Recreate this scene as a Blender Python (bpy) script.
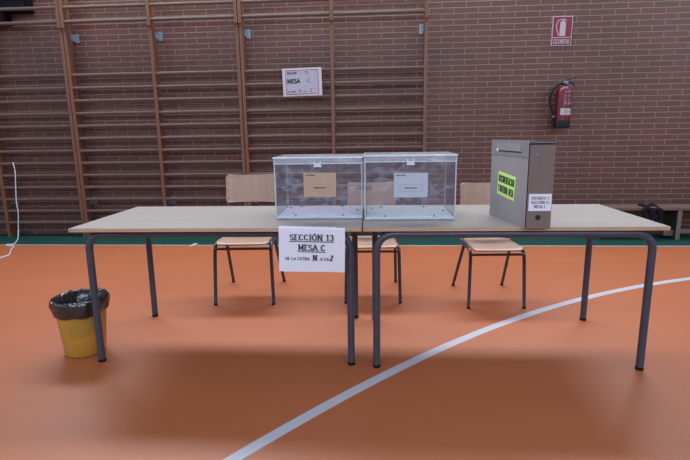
import bpy, bmesh, math, random
from mathutils import Vector, Matrix
PI = math.pi
random.seed(7)
for o in list(bpy.data.objects):
    bpy.data.objects.remove(o)
SC = bpy.context.scene
COL = SC.collection

# ------------------------------------------------------------------ camera
cam = bpy.data.cameras.new('camera')
cam.lens = 36 * 493.93 / 690
cam.sensor_width = 36
cam.clip_start = 0.05
camo = bpy.data.objects.new('camera', cam)
COL.objects.link(camo)
pit, rol = math.radians(11.13), math.radians(-0.777)
fw = Vector((0, math.cos(pit), -math.sin(pit)))
up = Vector((0, math.sin(pit), math.cos(pit)))
rt = Vector((1, 0, 0))
r2 = math.cos(rol) * rt + math.sin(rol) * up
u2 = -math.sin(rol) * rt + math.cos(rol) * up
m = Matrix((r2, u2, -fw)).transposed().to_4x4()
m.translation = Vector((0, 0, 1.1937))
camo.matrix_world = m
SC.camera = camo

# ------------------------------------------------------------------ light
SC.view_settings.view_transform = 'Standard'
SC.view_settings.look = 'None'
SC.view_settings.gamma = 1
SC.view_settings.exposure = 0.0
SC.view_settings.use_curve_mapping = False
w = bpy.data.worlds.new('hall_daylight')
SC.world = w
w.use_nodes = True
w.node_tree.nodes['Background'].inputs[0].default_value = (0.70, 0.78, 1.0, 1)
w.node_tree.nodes['Background'].inputs[1].default_value = 0.36


def area(name, loc, target, sx, sy, power, color):
    l = bpy.data.lights.new(name, 'AREA')
    l.shape = 'RECTANGLE'
    l.size, l.size_y = sx, sy
    l.energy = power
    l.color = color
    o = bpy.data.objects.new(name, l)
    COL.objects.link(o)
    o.location = loc
    o.rotation_euler = (Vector(target) - Vector(loc)).to_track_quat('-Z', 'Y').to_euler()
    return o


# daylight from the row of high windows above the brick wall; front and side fills are added
area('daylight_high_windows', (0.0, 5.5, 3.98), (0.0, 1.9, 0.0), 8.0, 0.65, 330, (0.95, 0.96, 1.0))
area('fill_front', (0.0, -3.6, 4.2), (0.0, 3.2, 0.3), 9.0, 2.4, 370, (0.74, 0.84, 1.0))  # added fill for surfaces facing the camera, no known window
area('fill_right', (6.5, 2.5, 3.6), (2.5, 5.8, 1.6), 3.0, 2.0, 110, (0.75, 0.85, 1.0))  # added fill to brighten the right end of the wall
area('fill_left', (-7.0, 1.0, 3.2), (0.0, 3.0, 0.8), 4.0, 2.0, 60, (0.75, 0.85, 1.0))  # added fill for the left face of the box file

WA = math.atan(-0.069)      # the brick wall runs a little askew to the camera
WO = Vector((0, 5.82, 0))
WT = Vector((math.cos(WA), math.sin(WA), 0))
WN = Vector((math.sin(WA), -math.cos(WA), 0))     # out of the wall, towards the hall


def W(s, d, z):
    return WO + WT * s + WN * d + Vector((0, 0, z))


# ------------------------------------------------------------------ materials
def mat(name, color, rough=0.6, metal=0.0, spec=0.5, noise=None, bump=None):
    """noise = (scale, other colour, factor); bump = (scale, strength)"""
    m = bpy.data.materials.new(name)
    m.use_nodes = True
    nt = m.node_tree
    b = nt.nodes['Principled BSDF']
    b.inputs['Base Color'].default_value = (*color, 1)
    b.inputs['Roughness'].default_value = rough
    b.inputs['Metallic'].default_value = metal
    b.inputs['Specular IOR Level'].default_value = spec
    tc = nt.nodes.new('ShaderNodeTexCoord')
    if noise:
        n = nt.nodes.new('ShaderNodeTexNoise')
        n.inputs['Scale'].default_value = noise[0]
        n.inputs['Detail'].default_value = 5
        mp = nt.nodes.new('ShaderNodeMapping')
        mp.inputs['Scale'].default_value = noise[3] if len(noise) > 3 else (1, 1, 1)
        nt.links.new(tc.outputs['Object'], mp.inputs[0])
        nt.links.new(mp.outputs[0], n.inputs['Vector'])
        r = nt.nodes.new('ShaderNodeMapRange')
        r.inputs[1].default_value = 0.35
        r.inputs[2].default_value = 0.65
        r.inputs[4].default_value = noise[2]
        nt.links.new(n.outputs[0], r.inputs[0])
        mx = nt.nodes.new('ShaderNodeMix')
        mx.data_type = 'RGBA'
        mx.inputs[6].default_value = (*color, 1)
        mx.inputs[7].default_value = (*noise[1], 1)
        nt.links.new(r.outputs[0], mx.inputs[0])
        nt.links.new(mx.outputs[2], b.inputs['Base Color'])
    if bump:
        n = nt.nodes.new('ShaderNodeTexNoise')
        n.inputs['Scale'].default_value = bump[0]
        nt.links.new(tc.outputs['Object'], n.inputs['Vector'])
        bp = nt.nodes.new('ShaderNodeBump')
        bp.inputs['Strength'].default_value = bump[1]
        bp.inputs['Distance'].default_value = 0.01
        nt.links.new(n.outputs[0], bp.inputs['Height'])
        nt.links.new(bp.outputs[0], b.inputs['Normal'])
    return m


def brick_mat():
    m = bpy.data.materials.new('red_brick')
    m.use_nodes = True
    nt = m.node_tree
    b = nt.nodes['Principled BSDF']
    tc = nt.nodes.new('ShaderNodeTexCoord')
    br = nt.nodes.new('ShaderNodeTexBrick')
    br.inputs['Scale'].default_value = 1
    br.inputs['Brick Width'].default_value = 0.262
    br.inputs['Row Height'].default_value = 0.0602
    br.inputs['Mortar Size'].default_value = 0.0055
    br.inputs['Mortar Smooth'].default_value = 0.3
    br.inputs['Bias'].default_value = 0.0
    br.inputs['Color1'].default_value = (0.145, 0.054, 0.040, 1)
    br.inputs['Color2'].default_value = (0.115, 0.046, 0.035, 1)
    br.inputs['Mortar'].default_value = (0.25, 0.175, 0.145, 1)
    nt.links.new(tc.outputs['UV'], br.inputs['Vector'])
    n = nt.nodes.new('ShaderNodeTexNoise')
    n.inputs['Scale'].default_value = 1.3
    nt.links.new(tc.outputs['UV'], n.inputs['Vector'])
    mx = nt.nodes.new('ShaderNodeMix')
    mx.data_type = 'RGBA'
    mx.blend_type = 'MULTIPLY'
    mx.inputs[0].default_value = 0.35
    nt.links.new(br.outputs['Color'], mx.inputs[6])
    nt.links.new(n.outputs[0], mx.inputs[7])
    nt.links.new(mx.outputs[2], b.inputs['Base Color'])
    b.inputs['Roughness'].default_value = 0.55
    bp = nt.nodes.new('ShaderNodeBump')
    bp.inputs['Strength'].default_value = 0.5
    bp.inputs['Distance'].default_value = 0.008
    bp.invert = True
    nt.links.new(br.outputs['Fac'], bp.inputs['Height'])
    nt.links.new(bp.outputs[0], b.inputs['Normal'])
    return m


def clear_mat(name, tint, haze, haze_col, gloss=0.10, rough=0.08, scratch=0.25, through=0.5):
    """clear acrylic: see-through, slightly cloudy, scuffed, glossy"""
    m = bpy.data.materials.new(name)
    m.use_nodes = True
    nt = m.node_tree
    for n in list(nt.nodes):
        nt.nodes.remove(n)
    N = nt.nodes.new
    L = nt.links.new
    out = N('ShaderNodeOutputMaterial')
    tr = N('ShaderNodeBsdfTransparent')
    tr.inputs[0].default_value = (*tint, 1)
    df = N('ShaderNodeBsdfDiffuse')
    df.inputs[0].default_value = (*haze_col, 1)
    tl = N('ShaderNodeBsdfTranslucent')
    tl.inputs[0].default_value = (*haze_col, 1)
    hz = N('ShaderNodeMixShader')
    hz.inputs[0].default_value = through
    L(df.outputs[0], hz.inputs[1])
    L(tl.outputs[0], hz.inputs[2])
    tc = N('ShaderNodeTexCoord')
    mp = N('ShaderNodeMapping')
    mp.inputs['Scale'].default_value = (5, 5, 8)
    L(tc.outputs['Object'], mp.inputs[0])
    no = N('ShaderNodeTexNoise')
    no.inputs['Scale'].default_value = 2.2
    no.inputs['Detail'].default_value = 8
    no.inputs['Distortion'].default_value = 1.5
    L(mp.outputs[0], no.inputs['Vector'])
    mr = N('ShaderNodeMapRange')
    mr.inputs[1].default_value = 0.50
    mr.inputs[2].default_value = 0.75
    mr.inputs[3].default_value = haze
    mr.inputs[4].default_value = haze + scratch
    L(no.outputs[0], mr.inputs[0])
    m1 = N('ShaderNodeMixShader')
    L(mr.outputs[0], m1.inputs[0])
    L(tr.outputs[0], m1.inputs[1])
    L(hz.outputs[0], m1.inputs[2])
    gl = N('ShaderNodeBsdfGlossy')
    gl.inputs['Roughness'].default_value = rough
    lw = N('ShaderNodeLayerWeight')
    lw.inputs[0].default_value = 0.25
    ma = N('ShaderNodeMath')
    ma.operation = 'MULTIPLY_ADD'
    ma.inputs[1].default_value = 0.6
    ma.inputs[2].default_value = gloss
    L(lw.outputs['Fresnel'], ma.inputs[0])
    m2 = N('ShaderNodeMixShader')
    L(ma.outputs[0], m2.inputs[0])
    L(m1.outputs[0], m2.inputs[1])
    L(gl.outputs[0], m2.inputs[2])
    L(m2.outputs[0], out.inputs[0])
    return m


M = {
    'brick': brick_mat(),
    'floor': mat('orange_sports_floor', (0.435, 0.124, 0.042), 0.46, noise=(1.3, (0.40, 0.111, 0.038), 0.7, (0.7, 1.6, 1)), spec=0.85),
    'green': mat('green_sports_floor', (0.004, 0.048, 0.039), 0.6, spec=0.3, noise=(3, (0.005, 0.055, 0.045), 1)),
    'line': mat('white_court_paint', (0.47, 0.48, 0.53), 0.5, noise=(6, (0.5, 0.5, 0.55), 1)),
    'edgeline': mat('dull_white_floor_paint', (0.33, 0.31, 0.31), 0.6, noise=(6, (0.28, 0.26, 0.26), 1)),
    'upright': mat('varnished_pine', (0.19, 0.085, 0.045), 0.5, noise=(6, (0.15, 0.065, 0.035), 1, (8, 8, 0.6))),
    'rung': mat('worn_wood_rung', (0.130, 0.084, 0.069), 0.6, noise=(5, (0.09, 0.058, 0.05), 1, (0.6, 8, 8))),
    'steel': mat('galvanised_steel', (0.20, 0.27, 0.33), 0.45, 0.4),
    'top': mat('pale_laminate', (0.330, 0.298, 0.270), 0.45, noise=(3, (0.305, 0.275, 0.25), 1, (0.5, 3, 1))),
    'edge': mat('wood_edge_band', (0.50, 0.34, 0.225), 0.5, noise=(6, (0.42, 0.275, 0.175), 1, (1, 1, 6))),
    'tube': mat('grey_blue_painted_tube', (0.044, 0.051, 0.076), 0.38, noise=(12, (0.050, 0.057, 0.082), 1)),
    'tubed': mat('dark_painted_tube', (0.040, 0.045, 0.070), 0.35, noise=(12, (0.05, 0.055, 0.08), 1)),
    'rubber': mat('black_rubber', (0.004, 0.004, 0.005), 0.6, spec=0.3, bump=(60, 0.2)),
    'ply': mat('beech_plywood', (0.45, 0.305, 0.230), 0.40, noise=(5, (0.41, 0.27, 0.20), 1, (6, 0.7, 0.7))),
    'paper': mat('white_paper', (0.74, 0.76, 0.86), 0.8, noise=(20, (0.72, 0.74, 0.83), 1)),
    'paperdim': mat('greyish_printed_paper', (0.50, 0.52, 0.60), 0.8, noise=(60, (0.36, 0.40, 0.52), 1)),
    'sepia': mat('sepia_paper', (0.50, 0.35, 0.25), 0.8, noise=(20, (0.48, 0.335, 0.24), 1)),
    'envelope': mat('pale_blue_white_paper', (0.47, 0.51, 0.60), 0.8, noise=(20, (0.45, 0.49, 0.58), 1)),
    'posterpaper': mat('dull_poster_paper', (0.60, 0.62, 0.70), 0.8, noise=(20, (0.57, 0.59, 0.67), 1)),
    'latchwhite': mat('white_latch_plastic', (0.75, 0.78, 0.85), 0.4, noise=(20, (0.72, 0.75, 0.82), 1)),
    'ink': mat('black_ink', (0.02, 0.02, 0.035), 0.7, noise=(20, (0.03, 0.03, 0.04), 1)),
    'inkgrey': mat('faint_grey_ink', (0.30, 0.29, 0.32), 0.7, noise=(20, (0.28, 0.27, 0.3), 1)),
    'redink': mat('red_ink', (0.45, 0.05, 0.07), 0.7, noise=(20, (0.40, 0.05, 0.07), 1)),
    'rivet': mat('dark_rivet', (0.03, 0.035, 0.05), 0.5, bump=(30, 0.2)),
    'clasp': mat('grey_clasp', (0.16, 0.17, 0.22), 0.4, 0.3, noise=(20, (0.2, 0.2, 0.25), 1)),
    'spine': mat('brown_card', (0.160, 0.124, 0.112), 0.75, noise=(14, (0.175, 0.135, 0.12), 1)),
    'side': mat('grey_card_lightened', (0.34, 0.32, 0.33), 0.55, noise=(10, (0.36, 0.34, 0.345), 1)),  # raised in colour to stand in for light from the left
    'flap': mat('shiny_grey_card', (0.28, 0.28, 0.31), 0.35, noise=(10, (0.305, 0.30, 0.325), 1)),
    'dark': mat('gap_shade_black', (0.01, 0.01, 0.012), 0.8, bump=(30, 0.2)),  # shade inside gaps and holes, put into flat black pieces
    'lime': mat('fluorescent_green_paper', (0.68, 1.0, 0.27), 0.7, noise=(20, (0.66, 0.97, 0.26), 1)),
    'limeink': mat('dark_ink_on_green', (0.03, 0.09, 0.03), 0.7, noise=(20, (0.04, 0.11, 0.035), 1)),
    'red': mat('red_enamel', (0.115, 0.003, 0.016), 0.4, noise=(9, (0.10, 0.003, 0.015), 1)),
    'signred': mat('red_sign_plastic', (0.21, 0.004, 0.025), 0.5, noise=(9, (0.20, 0.004, 0.025), 1)),
    'signwhite': mat('sign_white', (0.42, 0.42, 0.45), 0.5, noise=(30, (0.40, 0.4, 0.43), 1)),
    'blacktex': mat('black_nylon', (0.0035, 0.004, 0.008), 0.75, spec=0.2, bump=(18, 0.5)),
    'bag': mat('black_bin_bag', (0.020, 0.017, 0.018), 0.22, spec=0.8, bump=(22, 0.6)),
    'cable': mat('white_cable_sheath', (0.62, 0.64, 0.70), 0.5, noise=(9, (0.58, 0.6, 0.66), 1)),
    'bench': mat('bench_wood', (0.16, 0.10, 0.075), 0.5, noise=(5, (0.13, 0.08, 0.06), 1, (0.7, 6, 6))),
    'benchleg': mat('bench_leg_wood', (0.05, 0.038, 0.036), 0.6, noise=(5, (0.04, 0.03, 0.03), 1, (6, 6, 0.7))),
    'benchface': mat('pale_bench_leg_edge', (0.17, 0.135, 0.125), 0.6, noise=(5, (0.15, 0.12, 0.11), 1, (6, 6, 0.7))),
    'acryl': clear_mat('clear_acrylic', (0.97, 0.975, 0.985), 0.03, (0.60, 0.64, 0.80), 0.015, 0.12, 0.20, 0.25),
    'acrylid': clear_mat('clear_acrylic_lid', (0.96, 0.975, 0.99), 0.24, (0.86, 0.93, 1.0), 0.05, 0.15, 0.25, 0.2),
    'acryledge': clear_mat('polished_acrylic_edge', (0.92, 0.95, 0.98), 0.60, (0.85, 0.90, 1.0), 0.06, 0.15, 0.25, 0.15),
    'tray': clear_mat('cloudy_base_acrylic', (0.85, 0.88, 0.97), 0.92, (0.86, 0.88, 1.0), 0.04, 0.2, 0.08, 0.05),
    'tray2': clear_mat('greenish_base_acrylic', (0.82, 0.93, 0.93), 0.92, (0.80, 0.90, 0.93), 0.04, 0.2, 0.08, 0.05),
    'binp': clear_mat('yellow_bin_plastic', (0.97, 0.80, 0.35), 0.50, (1.0, 0.72, 0.17), 0.02, 0.3, 0.05),
}


# ------------------------------------------------------------------ mesh helpers
class MB:
    def __init__(self):
        self.bm = bmesh.new()
        self.uv = None

    def _finish_part(self, verts, mat4):
        if mat4 is not None:
            bmesh.ops.transform(self.bm, matrix=mat4, verts=verts)

    def box(self, x0, x1, y0, y1, z0, z1, bev=0.0, seg=2, mat4=None):
        r = bmesh.ops.create_cube(self.bm, size=1)
        vs = r['verts']
        for v in vs:
            v.co = Vector(((x0 + x1) / 2 + v.co.x * (x1 - x0), (y0 + y1) / 2 + v.co.y * (y1 - y0), (z0 + z1) / 2 + v.co.z * (z1 - z0)))
        if mat4 is not None:
            bmesh.ops.transform(self.bm, matrix=mat4, verts=vs)
        if bev:
            es = list({e for v in vs for e in v.link_edges})
            bmesh.ops.bevel(self.bm, geom=es, offset=bev, segments=seg, affect='EDGES', profile=0.6)
        return self

    def tube(self, pts, r, n=14, r2=None, caps=True, closed=False):
        """sweep; r may be a list, r2 an optional second half-width (oval section)"""
        pts = [Vector(p) for p in pts]
        N = len(pts)
        rings = []
        ref = None
        for i, p in enumerate(pts):
            if closed:
                t = (pts[(i + 1) % N] - pts[i - 1]).normalized()
            else:
                t = (pts[min(i + 1, N - 1)] - pts[max(i - 1, 0)]).normalized()
            if ref is None:
                ref = Vector((0, 0, 1)) if abs(t.z) < 0.9 else Vector((0, 1, 0))
            a = (ref - t * ref.dot(t)).normalized()
            b = t.cross(a)
            ref = a
            ri = r[i] if isinstance(r, (list, tuple)) else r
            rb = r2 if r2 else ri
            rings.append([self.bm.verts.new(p + a * ri * math.cos(2 * PI * k / n) + b * rb * math.sin(2 * PI * k / n)) for k in range(n)])
        for i in range(N if closed else N - 1):
            A, B = rings[i], rings[(i + 1) % N]
            for k in range(n):
                self.bm.faces.new((A[k], A[(k + 1) % n], B[(k + 1) % n], B[k]))
        if caps and not closed:
            self.bm.faces.new(rings[0][::-1])
            self.bm.faces.new(rings[-1])
        return self

    def lathe(self, prof, n=32, loc=(0, 0, 0), wob=None):
        """prof = [(radius, z)], closed where the radius is 0"""
        loc = Vector(loc)
        rings = []
        for j, (r, z) in enumerate(prof):
            if r < 1e-6:
                rings.append([self.bm.verts.new(loc + Vector((0, 0, z)))])
            else:
                ring = []
                for k in range(n):
                    a = 2 * PI * k / n
                    dr, dz = wob(a, j) if wob else (0, 0)
                    ring.append(self.bm.verts.new(loc + Vector(((r + dr) * math.cos(a), (r + dr) * math.sin(a), z + dz))))
                rings.append(ring)
        for A, B in zip(rings, rings[1:]):
            for k in range(n):
                k2 = (k + 1) % n
                if len(A) == 1 and len(B) == 1:
                    continue
                if len(A) == 1:
                    self.bm.faces.new((A[0], B[k2], B[k]))
                elif len(B) == 1:
                    self.bm.faces.new((A[k], A[k2], B[0]))
                else:
                    self.bm.faces.new((A[k], A[k2], B[k2], B[k]))
        return self

    def prism(self, poly, d0, d1, axis='y'):
        """poly = 2-D outline, extruded from d0 to d1 along axis"""
        def P(a, b, d):
            return {'y': (a, d, b), 'x': (d, a, b), 'z': (a, b, d)}[axis]
        A = [self.bm.verts.new(P(a, b, d0)) for a, b in poly]
        B = [self.bm.verts.new(P(a, b, d1)) for a, b in poly]
        n = len(poly)
        self.bm.faces.new(A)
        self.bm.faces.new(B[::-1])
        for i in range(n):
            self.bm.faces.new((A[i], B[i], B[(i + 1) % n], A[(i + 1) % n]))
        return self

    def hexa(self, base, z0, z1):
        """upright box over any four-cornered base"""
        A = [self.bm.verts.new((x, y, z0)) for x, y in base]
        B = [self.bm.verts.new((x, y, z1)) for x, y in base]
        self.bm.faces.new(A[::-1])
        self.bm.faces.new(B)
        for i in range(4):
            j = (i + 1) % 4
            self.bm.faces.new((A[i], A[j], B[j], B[i]))
        return self

    def sheet(self, fn, nu, nv, th, nrm=None):
        """fn(u,v)->point; a thickened curved sheet"""
        g = [[Vector(fn(i / nu, j / nv)) for j in range(nv + 1)] for i in range(nu + 1)]
        def nor(i, j):
            a = g[min(i + 1, nu)][j] - g[max(i - 1, 0)][j]
            b = g[i][min(j + 1, nv)] - g[i][max(j - 1, 0)]
            return a.cross(b).normalized()
        F = [[self.bm.verts.new(g[i][j] + nor(i, j) * th / 2) for j in range(nv + 1)] for i in range(nu + 1)]
        B = [[self.bm.verts.new(g[i][j] - nor(i, j) * th / 2) for j in range(nv + 1)] for i in range(nu + 1)]
        for i in range(nu):
            for j in range(nv):
                self.bm.faces.new((F[i][j], F[i + 1][j], F[i + 1][j + 1], F[i][j + 1]))
                self.bm.faces.new((B[i][j + 1], B[i + 1][j + 1], B[i + 1][j], B[i][j]))
        for i in range(nu):
            self.bm.faces.new((F[i][0], B[i][0], B[i + 1][0], F[i + 1][0]))
            self.bm.faces.new((F[i][nv], F[i + 1][nv], B[i + 1][nv], B[i][nv]))
        for j in range(nv):
            self.bm.faces.new((F[0][j], F[0][j + 1], B[0][j + 1], B[0][j]))
            self.bm.faces.new((F[nu][j], B[nu][j], B[nu][j + 1], F[nu][j + 1]))
        return self

    def build(self, name, material, parent=None, smooth=None, loc=None, rot=None):
        bmesh.ops.recalc_face_normals(self.bm, faces=self.bm.faces)
        me = bpy.data.meshes.new(name)
        if smooth is not None:
            lim = math.radians(smooth)
            for f in self.bm.faces:
                f.smooth = True
            for e in self.bm.edges:
                if len(e.link_faces) == 2 and e.calc_face_angle(0) > lim:
                    e.smooth = False
        self.bm.to_mesh(me)
        self.bm.free()
        me.materials.append(material)
        o = bpy.data.objects.new(name, me)
        COL.objects.link(o)
        if parent:
            o.parent = parent
        if loc is not None:
            o.location = loc
        if rot is not None:
            o.rotation_euler = rot
        return o


def tag(o, label=None, cat=None, group=None, kind=None):
    if label:
        o['label'] = label
    if cat:
        o['category'] = cat
    if group:
        o['group'] = group
    if kind:
        o['kind'] = kind
    return o


def thing(name, label, cat, loc=(0, 0, 0), rz=0.0, group=None, tilt=None):
    o = bpy.data.objects.new(name, None)
    o.empty_display_size = 0.1
    COL.objects.link(o)
    o.location = loc
    o.rotation_euler = tilt if tilt else (0, 0, rz)
    return tag(o, label, cat, group)


def copy_tree(o, parent=None):
    c = o.copy()
    COL.objects.link(c)
    c.parent = parent
    for ch in [x for x in o.children]:
        copy_tree(ch, c)
    return c


def arc(cx, cy, r, a0, a1, n=8):
    return [(cx + r * math.cos(math.radians(a0 + (a1 - a0) * i / n)), cy + r * math.sin(math.radians(a0 + (a1 - a0) * i / n))) for i in range(n + 1)]


def round_path(pts, rad, n=7):
    """polyline with rounded corners"""
    pts = [Vector(p) for p in pts]
    out = [pts[0]]
    for a, b, c in zip(pts, pts[1:], pts[2:]):
        u = (a - b).normalized()
        v = (c - b).normalized()
        r = min(rad, (a - b).length * 0.49, (c - b).length * 0.49)
        for i in range(n + 1):
            t = i / n
            out.append((b + u * r) * (1 - t) ** 2 + b * 2 * t * (1 - t) + (b + v * r) * t * t)
    out.append(pts[-1])
    return out


# ------------------------------------------------------------------ lettering (own stroke letters)
def _e(cx, cy, rx, ry, a0, a1, n=10):
    return [(cx + rx * math.cos(math.radians(a0 + (a1 - a0) * i / n)), cy + ry * math.sin(math.radians(a0 + (a1 - a0) * i / n))) for i in range(n + 1)]


GL = {  # width, strokes
    'A': (.72, [[(.04, 0), (.36, 1), (.68, 0)], [(.15, .34), (.57, .34)]]),
    'C': (.68, [_e(.36, .5, .30, .47, 45, 315, 14)]),
    'D': (.70, [[(.12, 0), (.12, 1)], [(.12, .97), (.30, .97)] + _e(.30, .5, .34, .47, 90, -90)[1:] + [(.12, .03)]]),
    'E': (.62, [[(.12, 0), (.12, 1)], [(.12, .96), (.56, .96)], [(.12, .52), (.46, .52)], [(.12, .04), (.58, .04)]]),
    'I': (.34, [[(.17, 0), (.17, 1)]]),
    'L': (.60, [[(.12, 0), (.12, 1)], [(.12, .04), (.56, .04)]]),
    'M': (.88, [[(.12, 0), (.12, 1)], [(.12, 1), (.44, .2), (.76, 1)], [(.76, 1), (.76, 0)]]),
    'N': (.76, [[(.12, 0), (.12, 1)], [(.12, 1), (.64, 0)], [(.64, 0), (.64, 1)]]),
    'O': (.74, [_e(.37, .5, .31, .47, 0, 360, 18)]),
    'P': (.64, [[(.12, 0), (.12, 1)], [(.12, .96), (.32, .96)] + _e(.32, .72, .24, .24, 90, -90)[1:] + [(.12, .48)]]),
    'R': (.70, [[(.12, 0), (.12, 1)], [(.12, .96), (.32, .96)] + _e(.32, .73, .24, .23, 90, -90)[1:] + [(.12, .50)], [(.34, .5), (.64, 0)]]),
    'S': (.60, [_e(.30, .735, .22, .225, 30, 270, 10) + _e(.30, .27, .23, .24, 90, -150, 10)[1:]]),
    'T': (.64, [[(.32, 0), (.32, 1)], [(.04, .96), (.60, .96)]]),
    'U': (.72, [[(.12, 1), (.12, .34)] + _e(.36, .34, .24, .31, 180, 360)[1:] + [(.60, 1)]]),
    'X': (.68, [[(.06, 0), (.62, 1)], [(.06, 1), (.62, 0)]]),
    'Y': (.68, [[(.04, 1), (.34, .5), (.64, 1)], [(.34, .5), (.34, 0)]]),
    'Z': (.64, [[(.06, .96), (.58, .96), (.06, .04), (.60, .04)]]),
    '0': (.62, [_e(.31, .5, .23, .47, 0, 360, 16)]),
    '1': (.46, [[(.08, .8), (.25, 1), (.25, 0)]]),
    '2': (.60, [_e(.30, .73, .23, .24, 170, -30, 9) + [(.08, .05), (.56, .05)]]),
    '3': (.60, [_e(.28, .74, .21, .22, 150, -90, 9), _e(.28, .27, .24, .25, 90, -150, 9)]),
    ' ': (.36, []),
}
GL['Ó'] = (GL['O'][0], GL['O'][1] + [[(.34, 1.08), (.46, 1.24)]])


def text_width(s, h, gap=0.10):
    return sum(GL[c][0] for c in s) * h + gap * h * (len(s) - 1)


def text_mesh(mb, s, x, z, h, wt=0.15, serif=False, width=None, align='l', gap=0.10, slant=0.0, y=0.0, th=0.0006):
    """letters in the x-z plane facing -y, lying on the plane y"""
    w0 = text_width(s, h, gap)
    k = (width / w0) if width else 1.0
    wd = w0 * k
    if align == 'c':
        x -= wd / 2
    if align == 'r':
        x -= wd
    bm = mb.bm

    def quad(P):
        A = [bm.verts.new((px, y, pz)) for px, pz in P]
        B = [bm.verts.new((px, y - th, pz)) for px, pz in P]
        bm.faces.new(B)
        for i in range(4):
            j = (i + 1) % 4
            bm.faces.new((A[i], A[j], B[j], B[i]))

    def stroke(a, b, t):
        a = Vector(a)
        b = Vector(b)
        d = b - a
        if d.length < 1e-7:
            return
        d.normalize()
        n = Vector((-d.y, d.x)) * t / 2
        e = d * t * 0.22
        quad([a - e - n, b + e - n, b + e + n, a - e + n])
    for c in s:
        gw, st = GL[c]
        for pl in st:
            P = [(x + px * h * k + slant * pz * h, z + pz * h) for px, pz in pl]
            for a, b in zip(P, P[1:]):
                t = wt * h
                if serif:
                    dx, dz = abs(b[0] - a[0]), abs(b[1] - a[1])
                    t *= 0.42 + 0.85 * dz / (math.hypot(dx, dz) + 1e-9)
                stroke(a, b, t)
            if serif:
                for q in (P[0], P[-1]):
                    on = (abs(q[1] - z) < 0.06 * h or abs(q[1] - z - h) < 0.06 * h)
                    if on and c in 'AIMNRTUXYDELP1':
                        stroke((q[0] - 0.17 * h * k, q[1]), (q[0] + 0.17 * h * k, q[1]), 0.08 * h)
        x += (gw + gap) * h * k
    return mb


def bar2(mb, x0, x1, z0, z1, y=0.0, th=0.0006):
    mb.box(x0, x1, y - th, y, z0, z1)
    return mb


def frame2(mb, x0, x1, z0, z1, t, y=0.0, th=0.0006):
    bar2(mb, x0, x1, z1 - t, z1, y, th)
    bar2(mb, x0, x1, z0, z0 + t, y, th)
    bar2(mb, x0, x0 + t, z0 + t, z1 - t, y, th)
    bar2(mb, x1 - t, x1, z0 + t, z1 - t, y, th)
    return mb


# ================================================================== SETTING
def poly_slab(name, pts, z0, z1, material):
    mb = MB()
    mb.prism([(p[0], p[1]) for p in pts], z0, z1, 'z')
    return tag(mb.build(name, material), kind='structure')


g0 = W(-9, 0.62, 0)
g1 = W(9, 0.62, 0)
poly_slab('floor', [(-9, -4), (9, -4), (g1.x, g1.y), (g0.x, g0.y)], -0.08, 0, M['floor'])
e0 = W(-9, 0.0, 0)
e1 = W(9, 0.0, 0)
poly_slab('trim_1', [(g0.x, g0.y), (g1.x, g1.y), (e1.x, e1.y), (e0.x, e0.y)], -0.08, 0, M['green'])['label'] = 'green border strip of the sports floor along the brick wall'
h0, h1 = W(-9, 0.600, 0), W(9, 0.600, 0)
k0, k1 = W(-9, 0.640, 0), W(9, 0.640, 0)
poly_slab('trim_2', [(h0.x, h0.y), (k0.x, k0.y), (k1.x, k1.y), (h1.x, h1.y)], 0.0, 0.0012, M['edgeline'])['label'] = 'straight pale line between orange and green floor'
# curved court line
cx, cy = 4.9076, -2.6888
outer = []
inner = []
for i in range(91):
    a = 1.78 + 0.80 * i / 90
    R0 = 6.85939 + -0.06186 * (a - 2.2) + 0.20246 * (a - 2.2) ** 2 + 1.23767 * (a - 2.2) ** 3
    outer.append((cx + (R0 + 0.027) * math.cos(a), cy + (R0 + 0.027) * math.sin(a)))
    inner.append((cx + (R0 - 0.027) * math.cos(a), cy + (R0 - 0.027) * math.sin(a)))
mb = MB()
for i in range(90):
    q = [outer[i], outer[i + 1], inner[i + 1], inner[i]]
    A = [mb.bm.verts.new((*p, 0.0)) for p in q]
    B = [mb.bm.verts.new((*p, 0.0014)) for p in q]
    mb.bm.faces.new(B)
    mb.bm.faces.new((A[0], A[1], B[1], B[0]))
    mb.bm.faces.new((A[2], A[3], B[3], B[2]))
bmesh.ops.remove_doubles(mb.bm, verts=mb.bm.verts, dist=1e-5)
tag(mb.build('trim_3', M['line']), label='wide curved white court line sweeping across the orange floor', kind='structure')
poly_slab('trim_4', [(-1.715, 5.27), (-1.675, 5.26), (-1.645, 5.40), (-1.685, 5.41)], 0.0, 0.0018, M['line'])['label'] = 'short slanting white tick on the floor edge line'

# brick wall with metre UVs
mb = MB()
mb.box(-9, 9, 0, 0.3, 0, 3.5)
uvl = mb.bm.loops.layers.uv.new('UVMap')
for f in mb.bm.faces:
    for l in f.loops:
        l[uvl].uv = (l.vert.co.x + l.vert.co.y + 20, l.vert.co.z + 0.012)
tag(mb.build('wall_back', M['brick'], loc=WO, rot=(0, 0, WA)), kind='structure')

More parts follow.
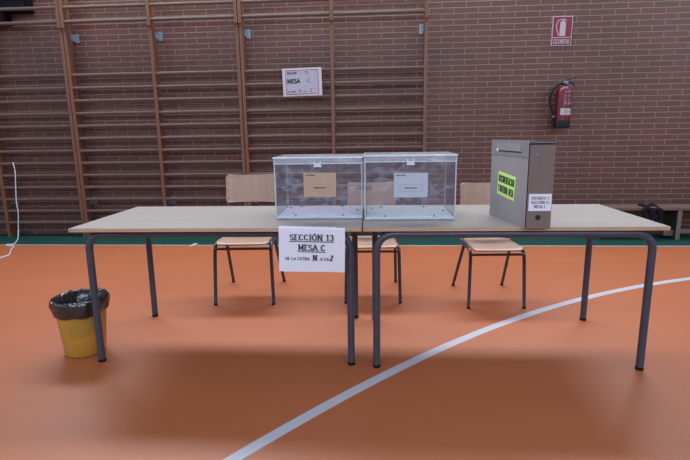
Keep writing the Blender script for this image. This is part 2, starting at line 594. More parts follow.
# ================================================================== WALL BARS
def wall_bars(s0, s1, s2, label, bracket_s):
    """three uprights and two bays of rungs; s = positions of the uprights"""
    root = thing('wall_bars', label, 'wall bars', W(s1, 0, 0), WA, 'climbing wall bars along the brick wall')
    prof = [(-0.055, 0.0), (-0.165, 0.0), (-0.165, 2.34), (-0.172, 2.37), (-0.190, 2.385), (-0.190, 2.95), (-0.10, 2.95), (-0.055, 2.88)]
    for s in (s0, s1, s2):
        mb = MB()
        x = s - s1
        mb.prism(prof, x - 0.0175, x + 0.0175, 'x')
        mb.build('upright', M['upright'], root)
    mbs = None
    zs = [(2.45, 0.170), (2.60, 0.170), (2.75, 0.170)] + [(1.88 - 0.1425 * k, 0.145) for k in range(13)]
    mesh = {}
    for a, b in ((s0, s1), (s1, s2)):
        key = round(b - a, 3)
        for z, d in zs:
            if key not in mesh:
                mb = MB()
                L = b - a - 0.035
                mb.tube([(-L / 2, 0, 0), (L / 2, 0, 0)], 0.0185, 12, r2=0.013)
                o = mb.build('rung', M['rung'], root, smooth=50)
                mesh[key] = o.data
            else:
                o = bpy.data.objects.new('rung', mesh[key])
                COL.objects.link(o)
                o.parent = root
            o.location = ((a + b) / 2 - s1, -d, z)
    for s in bracket_s:
        for z in (2.30, 0.42):
            x = s - s1
            sd = 1 if s <= s1 + 0.6 else -1
            mb = MB()
            mb.box(min(x, x + sd * 0.045), max(x, x + sd * 0.045), -0.008, -0.001, z - 0.05, z + 0.05, 0.002)
            mb.box(min(x, x + sd * 0.006), max(x, x + sd * 0.006), -0.09, -0.004, z - 0.035, z + 0.035, 0.001)
            mb.box(x + sd * 0.02 - 0.006, x + sd * 0.02 + 0.006, -0.014, -0.006, z + 0.03, z + 0.042, 0.002)
            mb.build('bracket', M['steel'], root)
    return root


wall_bars(-5.10, -4.115, -3.155, 'wooden wall bars at the far left of the wall, behind the white cable', (-4.094, -5.079))
wall_bars(-3.112, -2.125, -1.148, 'wooden wall bars between the two double uprights, behind the left end of the tables', (-3.091, -2.104))
wall_bars(-1.104, -0.105, 0.913, 'wooden wall bars carrying the paper poster, behind the ballot boxes', (-1.083, 0.892))

# ================================================================== THINGS ON THE WALL
# poster on the wall bars
po = thing('poster', 'white paper poster with red border reading MESA C, fixed on the wall bars', 'sign', W(-0.441, 0.1625, 1.752), WA, tilt=(0, math.radians(-1.0), WA))
mb = MB()
mb.sheet(lambda u, v: (-0.218 + 0.436 * u, -0.003 + 0.003 * math.sin(u * 6), -0.150 + 0.300 * v), 14, 2, 0.0015)
mb.build('paper', M['posterpaper'], po, smooth=40)
mb = MB()
mb.box(-0.178, 0.178, -0.0078, -0.0066, -0.126, 0.126)
mb.build('printed_panel', M['paperdim'], po)['label'] = 'bluish grey speckled printed area'
mb = MB()
frame2(mb, -0.182, 0.182, -0.130, 0.130, 0.006, -0.0078)
mb.build('border', M['redink'], po)['label'] = 'red printed border'
for args, kw, mt, lab in (
        (('SECCIÓN', -0.165, 0.086, 0.021, 0.24), dict(width=0.105), 'ink', 'small black word SECCIÓN'),
        (('MESA', -0.165, -0.010, 0.042, 0.27), dict(width=0.140), 'ink', 'bold black word MESA'),
        (('DE LA LETRA', -0.165, -0.108, 0.014, 0.22), dict(width=0.090), 'ink', 'tiny black words DE LA LETRA'),
        (('A LA', 0.010, -0.108, 0.014, 0.22), dict(width=0.036), 'ink', 'tiny black words A LA'),
        (('13', 0.030, 0.082, 0.030, 0.18), {}, 'redink', 'red number 13'),
        (('C', 0.062, -0.006, 0.036, 0.20), {}, 'redink', 'red letter C'),
        (('N', -0.045, -0.108, 0.032, 0.18), {}, 'redink', 'red letter N'),
        (('Z', 0.088, -0.108, 0.032, 0.18), {}, 'redink', 'red letter Z')):
    mb = MB()
    text_mesh(mb, *args, y=-0.0078, **kw)
    mb.build('lettering', M[mt], po)['label'] = lab

# fire extinguisher sign
sg = thing('extinguisher_sign', 'red and white EXTINTOR sign on the brick wall above the extinguisher', 'sign', W(2.383, 0, 2.243), WA, tilt=(0, math.radians(0.6), WA))
mb = MB()
mb.box(-0.106, 0.106, -0.005, 0, -0.152, 0.152, 0.0015)
mb.build('panel', M['signwhite'], sg)
mb = MB()
mb.box(-0.098, 0.098, -0.0062, -0.0048, -0.062, 0.144)
mb.box(-0.098, 0.098, -0.0062, -0.0048, -0.144, -0.071)
mb.build('red_field', M['signred'], sg)
mb = MB()
y = -0.0062
body = [(-0.026, -0.052)] + [(0.034, -0.052), (0.034, 0.078)] + arc(0.010, 0.078, 0.024, 0, 60, 3) + [(0.012, 0.100), (0.012, 0.116), (-0.006, 0.116), (-0.006, 0.100)] + arc(-0.002, 0.078, 0.024, 120, 180, 3)
mb.prism(body, y, y - 0.0006)
pipe = [(-0.004, 0.118), (-0.030, 0.116), (-0.052, 0.096), (-0.064, 0.060), (-0.060, 0.020), (-0.044, -0.020), (-0.036, -0.046)]
for i, (a, b) in enumerate(zip(pipe, pipe[1:])):
    d = (Vector(b) - Vector(a)).normalized()
    n = Vector((-d.y, d.x)) * 0.0045
    mb.prism([tuple(Vector(a) - n - d * .002), tuple(Vector(b) - n + d * .002), tuple(Vector(b) + n + d * .002), tuple(Vector(a) + n - d * .002)], y, y - 0.0007 - 0.00005 * i)
mb.prism([(0.002, 0.116), (0.040, 0.104), (0.042, 0.111), (0.006, 0.126)], y, y - 0.0008)
mb.build('pictogram', M['signwhite'], sg)['label'] = 'white picture of an extinguisher'
mb = MB()
text_mesh(mb, 'EXTINTOR', 0, -0.130, 0.044, 0.15, width=0.168, align='c', y=y)
mb.build('lettering', M['signwhite'], sg)['label'] = 'white letters'

# fire extinguisher
ex = thing('fire_extinguisher', 'red fire extinguisher with black base and hose hung on the brick wall', 'fire extinguisher', W(2.405, 0.115, 1.216), WA, tilt=(0, math.radians(1.5), WA))
mb = MB()
rc = 0.082
mb.lathe([(0, 0.06), (rc, 0.06), (rc, 0.375), (rc * 0.93, 0.405), (rc * 0.70, 0.43), (0.035, 0.443), (0.022, 0.448), (0.022, 0.462), (0, 0.462)], 36)
cyl = mb.build('cylinder', M['red'], ex, smooth=40)
mb = MB()
mb.lathe([(0, 0), (rc * 0.9, 0), (rc * 1.03, 0.008), (rc * 1.03, 0.078), (rc * 1.0, 0.082), (0, 0.082)], 36)
mb.build('base_cup', M['rubber'], ex, smooth=40)


def curved_label(z0, z1, a0, a1, r):
    mb = MB()
    mb.sheet(lambda u, v: (r * math.sin(math.radians(a0 + (a1 - a0) * u)), -r * math.cos(math.radians(a0 + (a1 - a0) * u)), z0 + (z1 - z0) * v), 12, 1, 0.001)
    return mb


curved_label(0.135, 0.205, -36, 50, rc + 0.001).build('label', M['signwhite'], cyl, smooth=40)['label'] = 'white paper label'
def curved_marks(items, r):
    mb = MB()
    for (a0, a1, z0, z1) in items:
        mb.sheet(lambda u, v: (r * math.sin(math.radians(a0 + (a1 - a0) * u)), -r * math.cos(math.radians(a0 + (a1 - a0) * u)), z0 + (z1 - z0) * v), 4, 1, 0.0006)
    return mb


it = [(-14 + 8 * i, -14 + 8 * i + 6, 0.372, 0.388) for i in range(8)]
it += [(-14 + 10 * i, -14 + 10 * i + 6, 0.335 - 0.014 * j, 0.341 - 0.014 * j) for j in range(2) for i in range(6)]
it += [(-12 + 22 * i, -12 + 22 * i + 12, 0.245, 0.275) for i in range(3)] + [(-12 + 22 * i, -12 + 22 * i + 8, 0.285, 0.300) for i in range(3)]
curved_marks(it, rc + 0.001).build('printed_instructions', mat('faded_white_print', (0.38, 0.22, 0.25), 0.5, noise=(30, (0.3, 0.15, 0.18), 1)), cyl, smooth=40)['label'] = 'faded white printed text and pictures on the red body'
curved_marks([(-8, 4, 0.16, 0.185), (10, 16, 0.155, 0.19), (20, 44, 0.176, 0.181), (20, 40, 0.164, 0.169)], rc + 0.002).build('label_print', M['inkgrey'], cyl, smooth=40)
mb = MB()
mb.tube([(0, 0, 0.455), (0, 0, 0.495)], 0.018, 14)
mb.tube([(0.0, 0, 0.475), (-0.035, -0.01, 0.475)], 0.012, 12)
mb.tube([(0, -0.02, 0.478), (0, -0.045, 0.478)], 0.016, 14)
mb.build('valve', M['steel'], ex, smooth=40)
for nm, pts in (('carry_handle', [(-0.03, 0, 0.482), (0.03, 0, 0.488), (0.075, 0, 0.470), (0.098, 0, 0.445)]),
                ('squeeze_lever', [(-0.03, 0, 0.490), (0.02, 0, 0.508), (0.06, 0, 0.518), (0.100, 0, 0.530)])):
    mb = MB()
    mb.tube(round_path(pts, 0.03, 4), 0.005, 10, r2=0.011)
    mb.build(nm, M['rubber'], ex, smooth=50)
mb = MB()
hp = [(-0.03, -0.01, 0.475), (-0.085, -0.015, 0.452), (-0.138, -0.02, 0.40), (-0.156, -0.02, 0.32), (-0.146, -0.02, 0.24), (-0.116, -0.02, 0.17), (-0.100, -0.018, 0.12)]
mb.tube(round_path(hp, 0.05, 5), 0.013, 12)
hs = mb.build('hose', M['rubber'], ex, smooth=60)
mb = MB()
mb.tube([(-0.102, -0.018, 0.128), (-0.099, -0.018, 0.112)], 0.014, 12)
mb.build('collar', M['steel'], hs, smooth=50)['label'] = 'silver collar'
mb = MB()
mb.tube([(-0.100, -0.018, 0.115), (-0.094, -0.016, 0.03)], [0.012, 0.018], 12)
mb.build('nozzle', M['rubber'], hs, smooth=50)
mb = MB()
mb.box(-0.03, 0.03, 0.078, 0.114, 0.30, 0.36, 0.004)
mb.tube([(-0.02, 0.10, 0.34), (0, 0.03, 0.458)], 0.006, 8)
mb.build('wall_hook', M['steel'], ex)

# dark case behind the top bars, far left
dc = thing('black_case', 'black case mounted high on the wall behind the top left bars', 'case', W(-4.02, 0, 2.47), WA)
mb = MB()
mb.box(-0.75, 0.48, -0.16, -0.001, 0.11, 0.42, 0.02)
mb.build('body', M['blacktex'], dc)
mb = MB()
mb.box(-0.75, 0.20, -0.15, -0.001, -0.01, 0.108, 0.01)
mb.build('lower_section', M['blacktex'], dc)
mb = MB()
mb.tube(round_path([(-0.35, -0.155, 0.2), (-0.35, -0.175, 0.25), (-0.1, -0.175, 0.25), (-0.1, -0.155, 0.2)], 0.03), 0.006, 8)
mb.build('handle', M['rubber'], dc, smooth=60)

# white cable
mb = MB()
cp = [tuple(W(q, 0.172, z)) for q, z in ((-3.930, 0.905), (-3.915, 0.80), (-3.928, 0.69), (-3.945, 0.55), (-3.958, 0.42), (-3.948, 0.32), (-3.965, 0.20), (-3.990, 0.03))] + [
      (-3.87, 5.72, 0.006), (-3.74, 5.45, 0.006), (-3.83, 5.46, 0.006), (-3.80, 5.40, 0.006), (-3.68, 5.38, 0.006), (-3.62, 5.22, 0.006), (-3.50, 5.02, 0.006), (-3.46, 4.95, 0.006), (-3.47, 4.82, 0.006), (-3.60, 4.70, 0.006), (-3.9, 4.58, 0.006), (-4.4, 4.5, 0.006)]
mb.tube(round_path(cp, 0.09, 5), 0.0062, 10)
cb = mb.build('cable', M['cable'], smooth=60)
tag(cb, 'thin white cable hanging from the wall bars and curling on the floor', 'cable')

# ================================================================== BENCH
bn = thing('gym_bench', 'low wooden gym bench against the brick wall behind the right table', 'bench', W(3.655, 0.17, 0), WA)
mb = MB()
mb.box(-0.90, 2.4, -0.15, 0.13, 0.325, 0.360, 0.005)
mb.build('seat_plank', M['bench'], bn)
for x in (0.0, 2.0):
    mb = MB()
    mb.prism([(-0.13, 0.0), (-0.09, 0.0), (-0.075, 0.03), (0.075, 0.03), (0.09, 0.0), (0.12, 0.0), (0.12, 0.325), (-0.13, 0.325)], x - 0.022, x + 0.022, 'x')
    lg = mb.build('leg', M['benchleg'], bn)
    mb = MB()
    mb.box(x - 0.023, x + 0.023, -0.137, -0.130, 0.0, 0.325, 0.001)  # thin strip, paler than the leg behind it
    mb.build('front_edge', M['benchface'], lg)['label'] = 'paler front edge of the leg'
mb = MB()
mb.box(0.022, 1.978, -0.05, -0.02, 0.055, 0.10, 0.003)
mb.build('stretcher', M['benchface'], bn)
mb = MB()
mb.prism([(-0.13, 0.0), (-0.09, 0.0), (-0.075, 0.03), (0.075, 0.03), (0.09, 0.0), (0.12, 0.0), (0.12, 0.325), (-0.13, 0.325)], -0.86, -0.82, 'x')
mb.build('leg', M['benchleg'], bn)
mb = MB()
mb.box(-0.13, -0.023, -0.10, -0.04, 0.035, 0.095, 0.006)
mb.build('hook_block', M['bench'], bn)

sp = thing('strap_bundle', 'black looped straps hanging over the gym bench edge', 'straps', W(3.345, 0.355, 0.20), WA)
for i, (x, t) in enumerate(((-0.055, 0.30), (0.035, 0.35))):
    mb = MB()
    pts = []
    for k in range(20):
        a = 2 * PI * k / 20
        px, pz = 0.034 * math.cos(a), 0.072 * math.sin(a)
        pts.append((x + px * math.cos(t) + pz * math.sin(t) * -1, -0.01 + 0.01 * math.sin(a + i), 0.085 - i * 0.012 + pz * math.cos(t) + px * math.sin(t)))
    mb.tube(pts, 0.021, 8, closed=True)
    mb.build('loop', M['blacktex'], sp, smooth=60)
mb = MB()
mb.sheet(lambda u, v: (-0.075 + 0.17 * u, -0.012 + 0.19 * v, 0.168 + 0.012 * math.sin(u * 9) * (1 - v * 0.5) - 0.015 * (1 - v) ** 2 - 0.03 * u * (1 - v)), 12, 6, 0.018)
mb.build('strap_fold', M['blacktex'], sp, smooth=60)
mb = MB()
mb.tube(round_path([(0.055, 0, 0.13), (0.085, -0.01, 0.10), (0.105, -0.01, 0.05), (0.090, 0, 0.01)], 0.03), 0.010, 8)
mb.build('strap_end', M['blacktex'], sp, smooth=60)

# ================================================================== TABLES
def table(x, y, rz, Wd, iyf, iyb, label):
    D = 0.752
    t = thing('table', label, 'table', (x, y, 0), rz, 'long pale school tables set end to end')
    mb = MB()
    mb.box(0.002, Wd - 0.002, 0.002, D - 0.002, 0.722, 0.740, 0.0015)
    tp = mb.build('tabletop', M['top'], t)
    mb = MB()
    o = [(0, 0), (Wd, 0), (Wd, D), (0, D)]
    r = 0.012
    mb.box(0, Wd, 0, 0.0025, 0.721, 0.7395)
    mb.box(0, Wd, D - 0.0025, D, 0.721, 0.7395)
    mb.box(0, 0.0025, 0.0025, D - 0.0025, 0.721, 0.7395)
    mb.box(Wd - 0.0025, Wd, 0.0025, D - 0.0025, 0.721, 0.7395)
    mb.build('edge_band', M['edge'], tp)['label'] = 'light brown wooden edge'
    ixl, ixr = 0.066, Wd - 0.058
    zr = 0.7025
    R = 0.0185
    for yy in (iyf, iyb):
        # rail with both bends
        mb = MB()
        B = 0.085
        path = [(ixl, yy, zr - B)] + [(ixl + B - B * math.cos(a), yy, zr - B + B * math.sin(a)) for a in [PI / 2 * k / 8 for k in range(1, 9)]]
        path += [(ixr - B + B * math.sin(a), yy, zr - B + B * math.cos(a)) for a in [PI / 2 * k / 8 for k in range(0, 9)]]
        mb.tube(path, R, 16)
        mb.build('rail', M['tube'], t, smooth=60)
        for xx in (ixl, ixr):
            mb = MB()
            mb.tube([(xx, yy, 0.012), (xx, yy, zr - B)], R, 18)
            lg = mb.build('leg', M['tube'], t, smooth=60)
            mb = MB()
            mb.lathe([(0, 0), (R, 0), (R + 0.0015, 0.003), (R + 0.0015, 0.014), (R - 0.001, 0.016)], 18, (xx, yy, 0))
            mb.build('foot_cap', M['rubber'], lg, smooth=50)
    for xx in (ixl + 0.035, ixr - 0.035):
        mb = MB()
        mb.box(xx - 0.012, xx + 0.012, iyf + 0.012, iyb - 0.012, 0.690, 0.7205, 0.003)
        mb.build('side_rail', M['tube'], t)
    return t


table(-1.391, 2.44, -0.0556, 1.473, 0.052, 0.721, 'pale laminate table on the left, with the hanging sign and the bin by its leg')
table(0.088, 2.357, -0.0500, 1.450, 0.026, 0.698, 'pale laminate table on the right, carrying the grey box file')

# ================================================================== CHAIRS
def make_chair():
    t = thing('chair', 'x', 'chair', (0, 0, 0), 0, 'chairs behind the tables')
    r = 0.0125
    for s in (-1, 1):
        mb = MB()
        path = round_path([(s * 0.207, 0.0, 0.012), (s * 0.196, 0.035, 0.435), (s * 0.190, 0.400, 0.425), (s * 0.180, 0.475, 0.875)], 0.075, 8)
        mb.tube(path, r, 12)
        fr = mb.build('side_frame', M['tubed'], t, smooth=60)
        mb = MB()
        mb.lathe([(0, 0), (r, 0), (r + 0.001, 0.002), (r + 0.001, 0.012), (r - 0.001, 0.013)], 12, (s * 0.207, 0, 0))
        mb.build('foot_cap', M['rubber'], fr, smooth=50)
        mb = MB()
        mb.tube([(s * 0.184, 0.300, 0.425), (s * 0.209, 0.556, 0.012)], r, 12)
        lg = mb.build('leg', M['tubed'], t, smooth=60)
        mb = MB()
        mb.lathe([(0, 0), (r, 0), (r + 0.001, 0.002), (r + 0.001, 0.012), (r - 0.001, 0.013)], 12, (s * 0.209, 0.557, 0))
        mb.build('foot_cap', M['rubber'], lg, smooth=50)
    mb = MB()
    mb.tube([(-0.196, 0.026, 0.403), (0.196, 0.026, 0.403)], 0.0095, 10)
    mb.build('crossbar', M['tubed'], t, smooth=60)
    mb = MB()
    mb.tube([(-0.188, 0.33, 0.412), (0.188, 0.33, 0.412)], 0.009, 10)
    mb.build('crossbar', M['tubed'], t, smooth=60)
    # plywood seat with waterfall front edge and shallow dish
    def seat(u, v):
        x = (u - 0.5)
        wd = 0.372 - 0.02 * v
        yy = 0.012 + 0.395 * v
        z = 0.452 - 0.010 * v - 0.014 * (1 - (2 * x) ** 2) * math.sin(PI * min(1, v * 1.1 + 0.05)) ** 1
        if v < 0.14:
            k = (0.14 - v) / 0.14
            z -= 0.016 * k * k
        cr = 0.0
        if v < 0.08:
            cr = 0.020 * (1 - v / 0.08) ** 2
        if v > 0.9:
            cr = 0.035 * ((v - 0.9) / 0.1) ** 2
        return (x * (wd - 2 * cr), yy, z)
    mb = MB()
    mb.sheet(seat, 18, 28, 0.011)
    mb.build('seat', M['ply'], t, smooth=50)
    # curved backrest
    def back(u, v):
        x = (u - 0.5) * 2
        e = max(0, abs(v - 0.5) * 2 - 0.78) / 0.22
        hw = 0.196 - 0.018 * (1 - math.sqrt(max(0, 1 - e * e)))
        top = 0.212 * v
        return (x * hw, 0.428 + 0.028 * (1 - x * x) + 0.030 * v, 0.676 + top - 0.006 * (1 - x * x) * (v - 0.5))
    mb = MB()
    mb.sheet(back, 18, 18, 0.011)
    bk = mb.build('backrest', M['ply'], t, smooth=50)
    for s in (-1, 1):
        for z in (0.71, 0.77, 0.83):
            mb = MB()
            mb.lathe([(0, 0.004), (0.004, 0.003), (0.007, 0), (0.007, -0.004)], 10)
            o = mb.build('rivet', M['steel'], bk, smooth=60, loc=(s * 0.178, 0.4285 + (z - 0.676) * 0.14, z), rot=(PI / 2, 0, 0))
    return t


ch = make_chair()
ch.location = (-0.722, 3.357, 0)
ch.rotation_euler = (0, 0, -0.012)
ch['label'] = 'wooden chair on the left, its taller backrest rising clear beside the ballot boxes'
c2 = copy_tree(ch)
c2.location = (0.193, 3.355, 0)
c2.rotation_euler = (0, 0, -0.035)
c2.scale = (0.935, 0.92, 0.922)
c2['label'] = 'wooden chair in the middle, its backrest seen through the clear ballot boxes'
c3 = copy_tree(ch)
c3.location = (1.029, 3.216, 0)
c3.rotation_euler = (0, 0, -0.02)
c3.scale = (0.915, 0.94, 0.922)
c3['label'] = 'wooden chair on the right, its backrest half hidden by the grey box file'

# ================================================================== BALLOT BOXES
def ballot_box(x, y, rz, Wd, H, D, label, paper, tray, side_s):
    t = thing('ballot_box', label, 'ballot box', (x, y, 0.7402), rz, 'clear ballot boxes on the table')
    hw = Wd / 2
    T = 0.004
    zt = H - 0.006
    z0 = 0.006
    mb = MB()
    mb.box(-hw, hw, 0, T, z0, zt)
    mb.box(-hw, hw, D - T, D, z0, zt)
    mb.box(-hw, -hw + T, T, D - T, z0, zt)
    mb.box(hw - T, hw, T, D - T, z0, zt)
    mb.build('body', M['acryl'], t)
    for sx in (-1, 1):
        for yy in (0.0, D):
            mb = MB()
            mb.tube([(sx * (hw - 0.001), yy, z0), (sx * (hw - 0.001), yy, zt)], 0.0036, 8)
            mb.build('corner_edge', M['acryledge'], t, smooth=60)
    for yy in (0.0, D):
        mb = MB()
        mb.tube([(-hw, yy, z0), (hw, yy, z0)], 0.0036, 8)
        mb.build('bottom_edge', M['acryledge'], t, smooth=60)
    mb = MB()
    mb.box(-hw + 0.006, hw - 0.006, 0.006, D - 0.006, 0.008, 0.016, 0.002)
    mb.build('base_plate', M[tray], t)
    # lid: a shallow cap with a slot
    e = 0.004
    lz0, lz1 = H - 0.036, H
    mb = MB()
    mb.box(-hw - e, hw + e, -e, -e + T, lz0, lz1, 0.0015)
    mb.box(-hw - e, hw + e, D + e - T, D + e, lz0, lz1, 0.0015)
    mb.box(-hw - e, -hw - e + T, -e + T, D + e - T, lz0, lz1, 0.0015)
    mb.box(hw + e - T, hw + e, -e + T, D + e - T, lz0, lz1, 0.0015)
    s0, s1 = D * 0.46, D * 0.54
    mb.box(-hw - e + T, hw + e - T, -e + T, s0, lz1 - T, lz1)
    mb.box(-hw - e + T, hw + e - T, s1, D + e - T, lz1 - T, lz1)
    mb.box(-hw - e + T, -0.13, s0, s1, lz1 - T, lz1)
    mb.box(0.13, hw + e - T, s0, s1, lz1 - T, lz1)
    lid = mb.build('lid', M['acrylid'], t)
    mb = MB()
    mb.tube([(-hw - e, -e, lz1 - 0.004), (hw + e, -e, lz1 - 0.004)], 0.006, 8)
    mb.tube([(-hw - e, -e, lz0 + 0.002), (hw + e, -e, lz0 + 0.002)], 0.003, 8)
    mb.tube([(-hw - e, -e, lz1 - 0.003), (-hw - e, D + e, lz1 - 0.003)], 0.004, 8)
    mb.tube([(hw + e, -e, lz1 - 0.003), (hw + e, D + e, lz1 - 0.003)], 0.004, 8)
    mb.build('rim', M['acryledge'], lid, smooth=60)
    # latch on the front
    mb = MB()
    mb.box(-0.020, 0.020, -e - 0.010, -e - 0.001, lz0 - 0.004, lz0 + 0.004, 0.001)
    mb.box(-0.020, -0.012, -e - 0.010, -e - 0.001, lz0 - 0.015, lz0 + 0.014, 0.001)
    mb.box(0.012, 0.020, -e - 0.010, -e - 0.001, lz0 - 0.015, lz0 + 0.014, 0.001)
    mb.box(-0.018, 0.018, -e - 0.006, -e - 0.001, lz0 - 0.015, lz0 - 0.004, 0.001)
    mb.build('latch', M['latchwhite'], t)['label'] = 'small white latch'
    for sx in (-1, 1):
        mb = MB()
        mb.box(min(sx * hw, sx * (hw + 0.0035)), max(sx * hw, sx * (hw + 0.0035)), D * 0.32, D * 0.68, 0.140, 0.162, 0.001)
        mb.box(min(sx * hw, sx * (hw - 0.034)), max(sx * hw, sx * (hw - 0.034)), D * 0.38, D * 0.62, 0.145, 0.157, 0.004)
        mb.build('side_handle', M['clasp'], t)['label'] = 'grey recessed handle'
    for k, (px, py) in enumerate(((-hw * 0.55, 0.02), (hw * 0.55, 0.02), (-hw * 0.86, D * 0.8), (hw * 0.45, D * 0.93), (-hw * 0.62, D * 0.92), (hw * 0.86, D * 0.55))[:6]):
        mb = MB()
        mb.lathe([(0, 0.022), (0.005, 0.0215), (0.006, 0.016), (0.006, 0.0145)], 10, (px, py, 0))
        mb.build('rivet', M['rivet'], t, smooth=60)
    for px in (-hw + 0.03, hw - 0.03):
        for py in (0.03, D - 0.03):
            mb = MB()
            mb.lathe([(0, 0), (0.008, 0), (0.009, 0.004), (0, 0.0042)], 12, (px, py, 0))
            mb.build('foot', M['acryledge'], t)
    # sample paper taped on the front
    px0, pz0, pz1, pw, mt, lab = paper
    mb = MB()
    mb.sheet(lambda u, v: (px0 + pw * u, -0.0028, pz0 + (pz1 - pz0) * v), 2, 2, 0.0010)
    p = mb.build('ballot_envelope', M[mt], t)
    p['label'] = lab
    mb = MB()
    yy = -0.0034
    text_mesh(mb, 'ELECCIONES', px0 + pw * 0.07, pz1 - 0.015, 0.0055, 0.28, width=pw * 0.28, y=yy)
    text_mesh(mb, 'MUNICIPALES', px0 + pw * 0.50, pz0 + (pz1 - pz0) * 0.36, 0.0065, 0.26, width=pw * 0.36, align='c', y=yy)
    mb.build('lettering', M['ink'], p)
    mb = MB()
    frame2(mb, px0 + pw * 0.18, px0 + pw * 0.86, pz0 + (pz1 - pz0) * 0.24, pz0 + (pz1 - pz0) * 0.52, 0.0012, yy)
    mb.build('printed_box', M['inkgrey'], p)
    return t


ballot_box(-0.139, 2.617, -0.06, 0.464, 0.330, 0.375, 'clear ballot box on the left with a sepia envelope on its front',
           (-0.077, 0.120, 0.248, 0.172, 'sepia', 'sepia envelope'), 'tray', 0)
ballot_box(0.340, 2.552, -0.06, 0.468, 0.338, 0.375, 'clear ballot box on the right with a white envelope on its front',
           (-0.084, 0.120, 0.247, 0.174, 'envelope', 'white envelope'), 'tray2', 1)

# ================================================================== HANGING SIGN SHEET
sh = thing('table_sign', 'white paper sign reading SECCIÓN 13 MESA C hanging from the front table edge', 'sign', (-0.162, 2.368, 0.7415), -0.0556, tilt=(0, math.radians(1.2), -0.0556))
mb = MB()


def sheet_fn(u, v):
    # v from the bottom of the sheet up over the table edge
    x = -0.163 + 0.326 * u
    L = 0.222
    s = v * 0.248
    if s < L - 0.006:
        return (x, -0.004 - 0.004 * (1 - s / L) * math.sin(u * 5 + 0.5), s - L)
    if s < L + 0.004:
        a = (s - L + 0.006) / 0.010 * PI / 2
        return (x, -0.004 + 0.006 * (1 - math.cos(a)), -0.006 + 0.006 * math.sin(a) + 0.0006)
    return (x, 0.002 + (s - L - 0.004), 0.0006)


mb.sheet(sheet_fn, 16, 60, 0.0008)
sp_ = mb.build('paper', M['paper'], sh, smooth=60)
mb = MB()
y = -0.0092
text_mesh(mb, 'SECCIÓN 13', 0.0, -0.061, 0.028, 0.16, serif=True, width=0.216, align='c', y=y)
bar2(mb, -0.110, 0.110, -0.0695, -0.0665, y)
text_mesh(mb, 'MESA C', 0.0, -0.112, 0.028, 0.16, serif=True, width=0.132, align='c', y=y)
bar2(mb, -0.068, 0.068, -0.1205, -0.1175, y)
text_mesh(mb, 'DE LA LETRA', -0.131, -0.161, 0.0130, 0.15, serif=True, width=0.120, y=y)
text_mesh(mb, 'N', 0.006, -0.162, 0.026, 0.19, serif=True, y=y)
text_mesh(mb, 'A LA', 0.042, -0.161, 0.0125, 0.19, serif=True, width=0.042, y=y)
text_mesh(mb, 'Z', 0.090, -0.162, 0.026, 0.19, serif=True, y=y)
mb.build('lettering', M['ink'], sh)['label'] = 'black serif letters'

# ================================================================== BOX FILE
bf = thing('box_file', 'tall grey cardboard box file standing on the right table, with a fluorescent green label', 'box file', (0.847, 2.288, 0.7402), 0)
A_, B_, C_, D_ = (0, 0), (0.118, -0.008), (0.072, 0.398), (-0.049, 0.404)
Hh = 0.405
mb = MB()
mb.hexa([A_, B_, C_, D_], 0.0, Hh - 0.006)
mb.build('body', M['side'], bf)


def on_face(P, Q, off):
    """matrix whose local x runs P->Q, z up, -y out of that face"""
    P = Vector((*P, 0))
    Q = Vector((*Q, 0))
    x = (Q - P).normalized()
    z = Vector((0, 0, 1))
    yv = z.cross(x)
    mm = Matrix((x, yv, z)).transposed().to_4x4()
    mm.translation = P - yv * off
    return mm


def face_obj(mb, name, material, P, Q, off, parent):
    o = mb.build(name, material, parent)
    o.data.transform(on_face(P, Q, off))
    return o


ls = math.hypot(0.118, 0.008)
lt = math.hypot(0.049, 0.404)
mb = MB()
mb.box(0.005, ls - 0.001, -0.0025, 0.0, 0.002, Hh - 0.017, 0.0008)
spn = face_obj(mb, 'spine', M['spine'], A_, B_, 0.0002, bf)
spn['label'] = 'brown card spine'
mb = MB()
mb.box(0.0008, 0.0048, -0.0012, 0.0, 0.002, Hh - 0.008)  # solid strip, the corner gap's shade as colour
face_obj(mb, 'corner_gap_shade', M['dark'], A_, B_, 0.0001, bf)['label'] = 'dark strip for the shaded gap down the corner'
mb = MB()
mb.box(0.0048, ls - 0.001, -0.0012, 0.0, Hh - 0.0165, Hh - 0.008)  # solid strip, shade above the spine as colour
face_obj(mb, 'top_gap_shade', M['dark'], A_, B_, 0.0001, bf)['label'] = 'dark strip for the shaded gap above the spine'
mb = MB()
mb.lathe([(0.0075, 0.0006), (0.0125, 0.0006), (0.0125, -0.0), (0.0075, 0.0)], 20)
mb.lathe([(0, 0.0004), (0.0115, 0.0004)], 20)
o = mb.build('finger_hole', M['dark'], spn)  # flat black disc, the hole's shade put into colour
o.data.transform(on_face(A_, B_, 0.0036) @ Matrix.Translation((0.058, 0, 0.052)) @ Matrix.Rotation(PI / 2, 4, 'X'))
mb = MB()
mb.lathe([(0, 0.002), (0.004, 0.0015), (0.006, 0)], 12)
o = mb.build('rivet', M['steel'], spn)
o.data.transform(on_face(A_, B_, 0.0030) @ Matrix.Translation((0.036, 0, 0.343)) @ Matrix.Rotation(PI / 2, 4, 'X'))
mb = MB()
mb.box(0.012, 0.115, -0.0012, 0, 0.083, 0.163)
lb = face_obj(mb, 'spine_label', M['paper'], A_, B_, 0.0030, spn)
lb['label'] = 'white paper label with serif letters'
mb = MB()
text_mesh(mb, 'DISTRITO 2', 0.064, 0.137, 0.0125, 0.15, serif=True, width=0.080, align='c')
text_mesh(mb, 'SECCIÓN 13', 0.064, 0.117, 0.0125, 0.15, serif=True, width=0.082, align='c')
text_mesh(mb, 'MESA C', 0.064, 0.097, 0.0125, 0.15, serif=True, width=0.054, align='c')
face_obj(mb, 'lettering', M['ink'], A_, B_, 0.0043, lb)
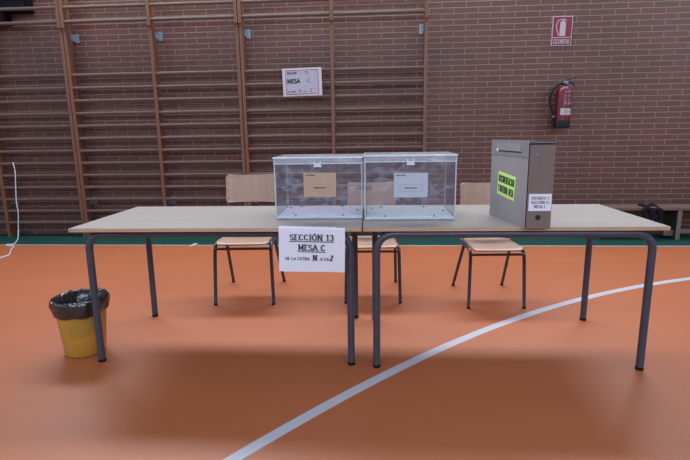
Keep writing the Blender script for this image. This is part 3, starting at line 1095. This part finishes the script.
# dark plate on top: shade of the gap under the lid, put into colour
mb = MB()
mb.hexa([(A_[0] + 0.001, A_[1]), (B_[0], B_[1]), (C_[0], C_[1]), (D_[0] + 0.001, D_[1])], Hh - 0.0055, Hh - 0.002)
mb.build('lid', M['dark'], bf)['label'] = 'dark plate for the shaded gap under the lid'
# left side closing flap with the slot
mb = MB()
mb.box(-0.001, lt + 0.001, -0.003, 0, Hh - 0.075, Hh + 0.002, 0.001)
fl = face_obj(mb, 'closing_flap', M['flap'], D_, A_, 0.0002, bf)
fl['label'] = 'shinier grey closing flap'
mb = MB()
mb.box(0.075, lt - 0.075, -0.0016, 0, Hh - 0.050, Hh - 0.014, 0.0006)
face_obj(mb, 'tongue', M['side'], D_, A_, 0.0032, fl)
mb = MB()
mb.box(0.068, lt - 0.065, -0.0012, 0, Hh - 0.056, Hh - 0.0505)
face_obj(mb, 'slot_shade', M['dark'], D_, A_, 0.0032, fl)  # dark strip: shadow along the tongue's lower edge, put into colour
mb = MB()
mb.box(0.072, 0.092, -0.002, 0, Hh - 0.056, Hh - 0.040)
face_obj(mb, 'clip', M['paper'], D_, A_, 0.0046, fl)['label'] = 'small white clip'
# green label, stuck on a little askew
TL_ = Matrix.Translation((0.192, 0, 0.180)) @ Matrix.Rotation(math.radians(5), 4, 'Y')
mb = MB()
mb.box(-0.098, 0.098, -0.0012, 0, -0.060, 0.060)
gl = mb.build('side_label', M['lime'], bf)
gl.data.transform(on_face(D_, A_, 0.0004) @ TL_)
gl['label'] = 'fluorescent green paper label with bold dark letters'
mb = MB()
text_mesh(mb, 'DOCUMENTACION', 0, 0.009, 0.033, 0.17, width=0.176, align='c')
text_mesh(mb, 'Y MATERIAL MESA', 0, -0.042, 0.033, 0.17, width=0.176, align='c')
o = mb.build('lettering', M['limeink'], gl)
o.data.transform(on_face(D_, A_, 0.0017) @ TL_)

# ================================================================== WASTE BIN
wb = thing('waste_bin', 'translucent yellow waste bin lined with a black bag, beside the left table leg', 'bin', (-1.476, 2.620, 0))
wb.scale = (0.90, 0.90, 1)
Hb = 0.318
mb = MB()
mb.lathe([(0, 0.004), (0.112, 0.004), (0.1175, 0.010), (0.147, Hb - 0.01), (0.152, Hb - 0.008), (0.153, Hb), (0.1475, Hb), (0.1435, Hb - 0.012), (0.1145, 0.012), (0, 0.0075)], 48)
mb.build('bucket', M['binp'], wb, smooth=40)


def bwob(a, j):
    n = math.sin(a * 5 + j * 1.7) * 0.35 + math.sin(a * 11 + j * 2.3) * 0.3 + math.sin(a * 17 + j * 0.9 + 1) * 0.25
    k = [0.004, 0.008, 0.011, 0.012, 0.009, 0.008, 0.010, 0.012, 0.014, 0.016, 0.012][j]
    hem = 0.030 - 0.032 * max(0, -math.sin(a)) + math.sin(a * 3) * 0.006 + math.sin(a * 8) * 0.003
    return abs(n) * k, (hem if j == 0 else n * k * (0.7 if j in (4, 5) else 0.3))


mb = MB()
mb.lathe([(0.1525, 0.236), (0.1545, 0.252), (0.158, 0.275), (0.160, 0.298), (0.160, 0.318), (0.152, 0.327), (0.141, 0.322), (0.122, 0.285), (0.108, 0.22), (0.098, 0.15), (0.080, 0.105), (0, 0.100)],
         96, (0, 0, 0), wob=lambda a, j: bwob(a, min(j, 10)) if j < 6 else (-abs(bwob(a, min(j, 10))[0]), bwob(a, min(j, 10))[1]))
mb.build('bin_bag', M['bag'], wb, smooth=70)['label'] = 'crumpled black bag folded over the rim'
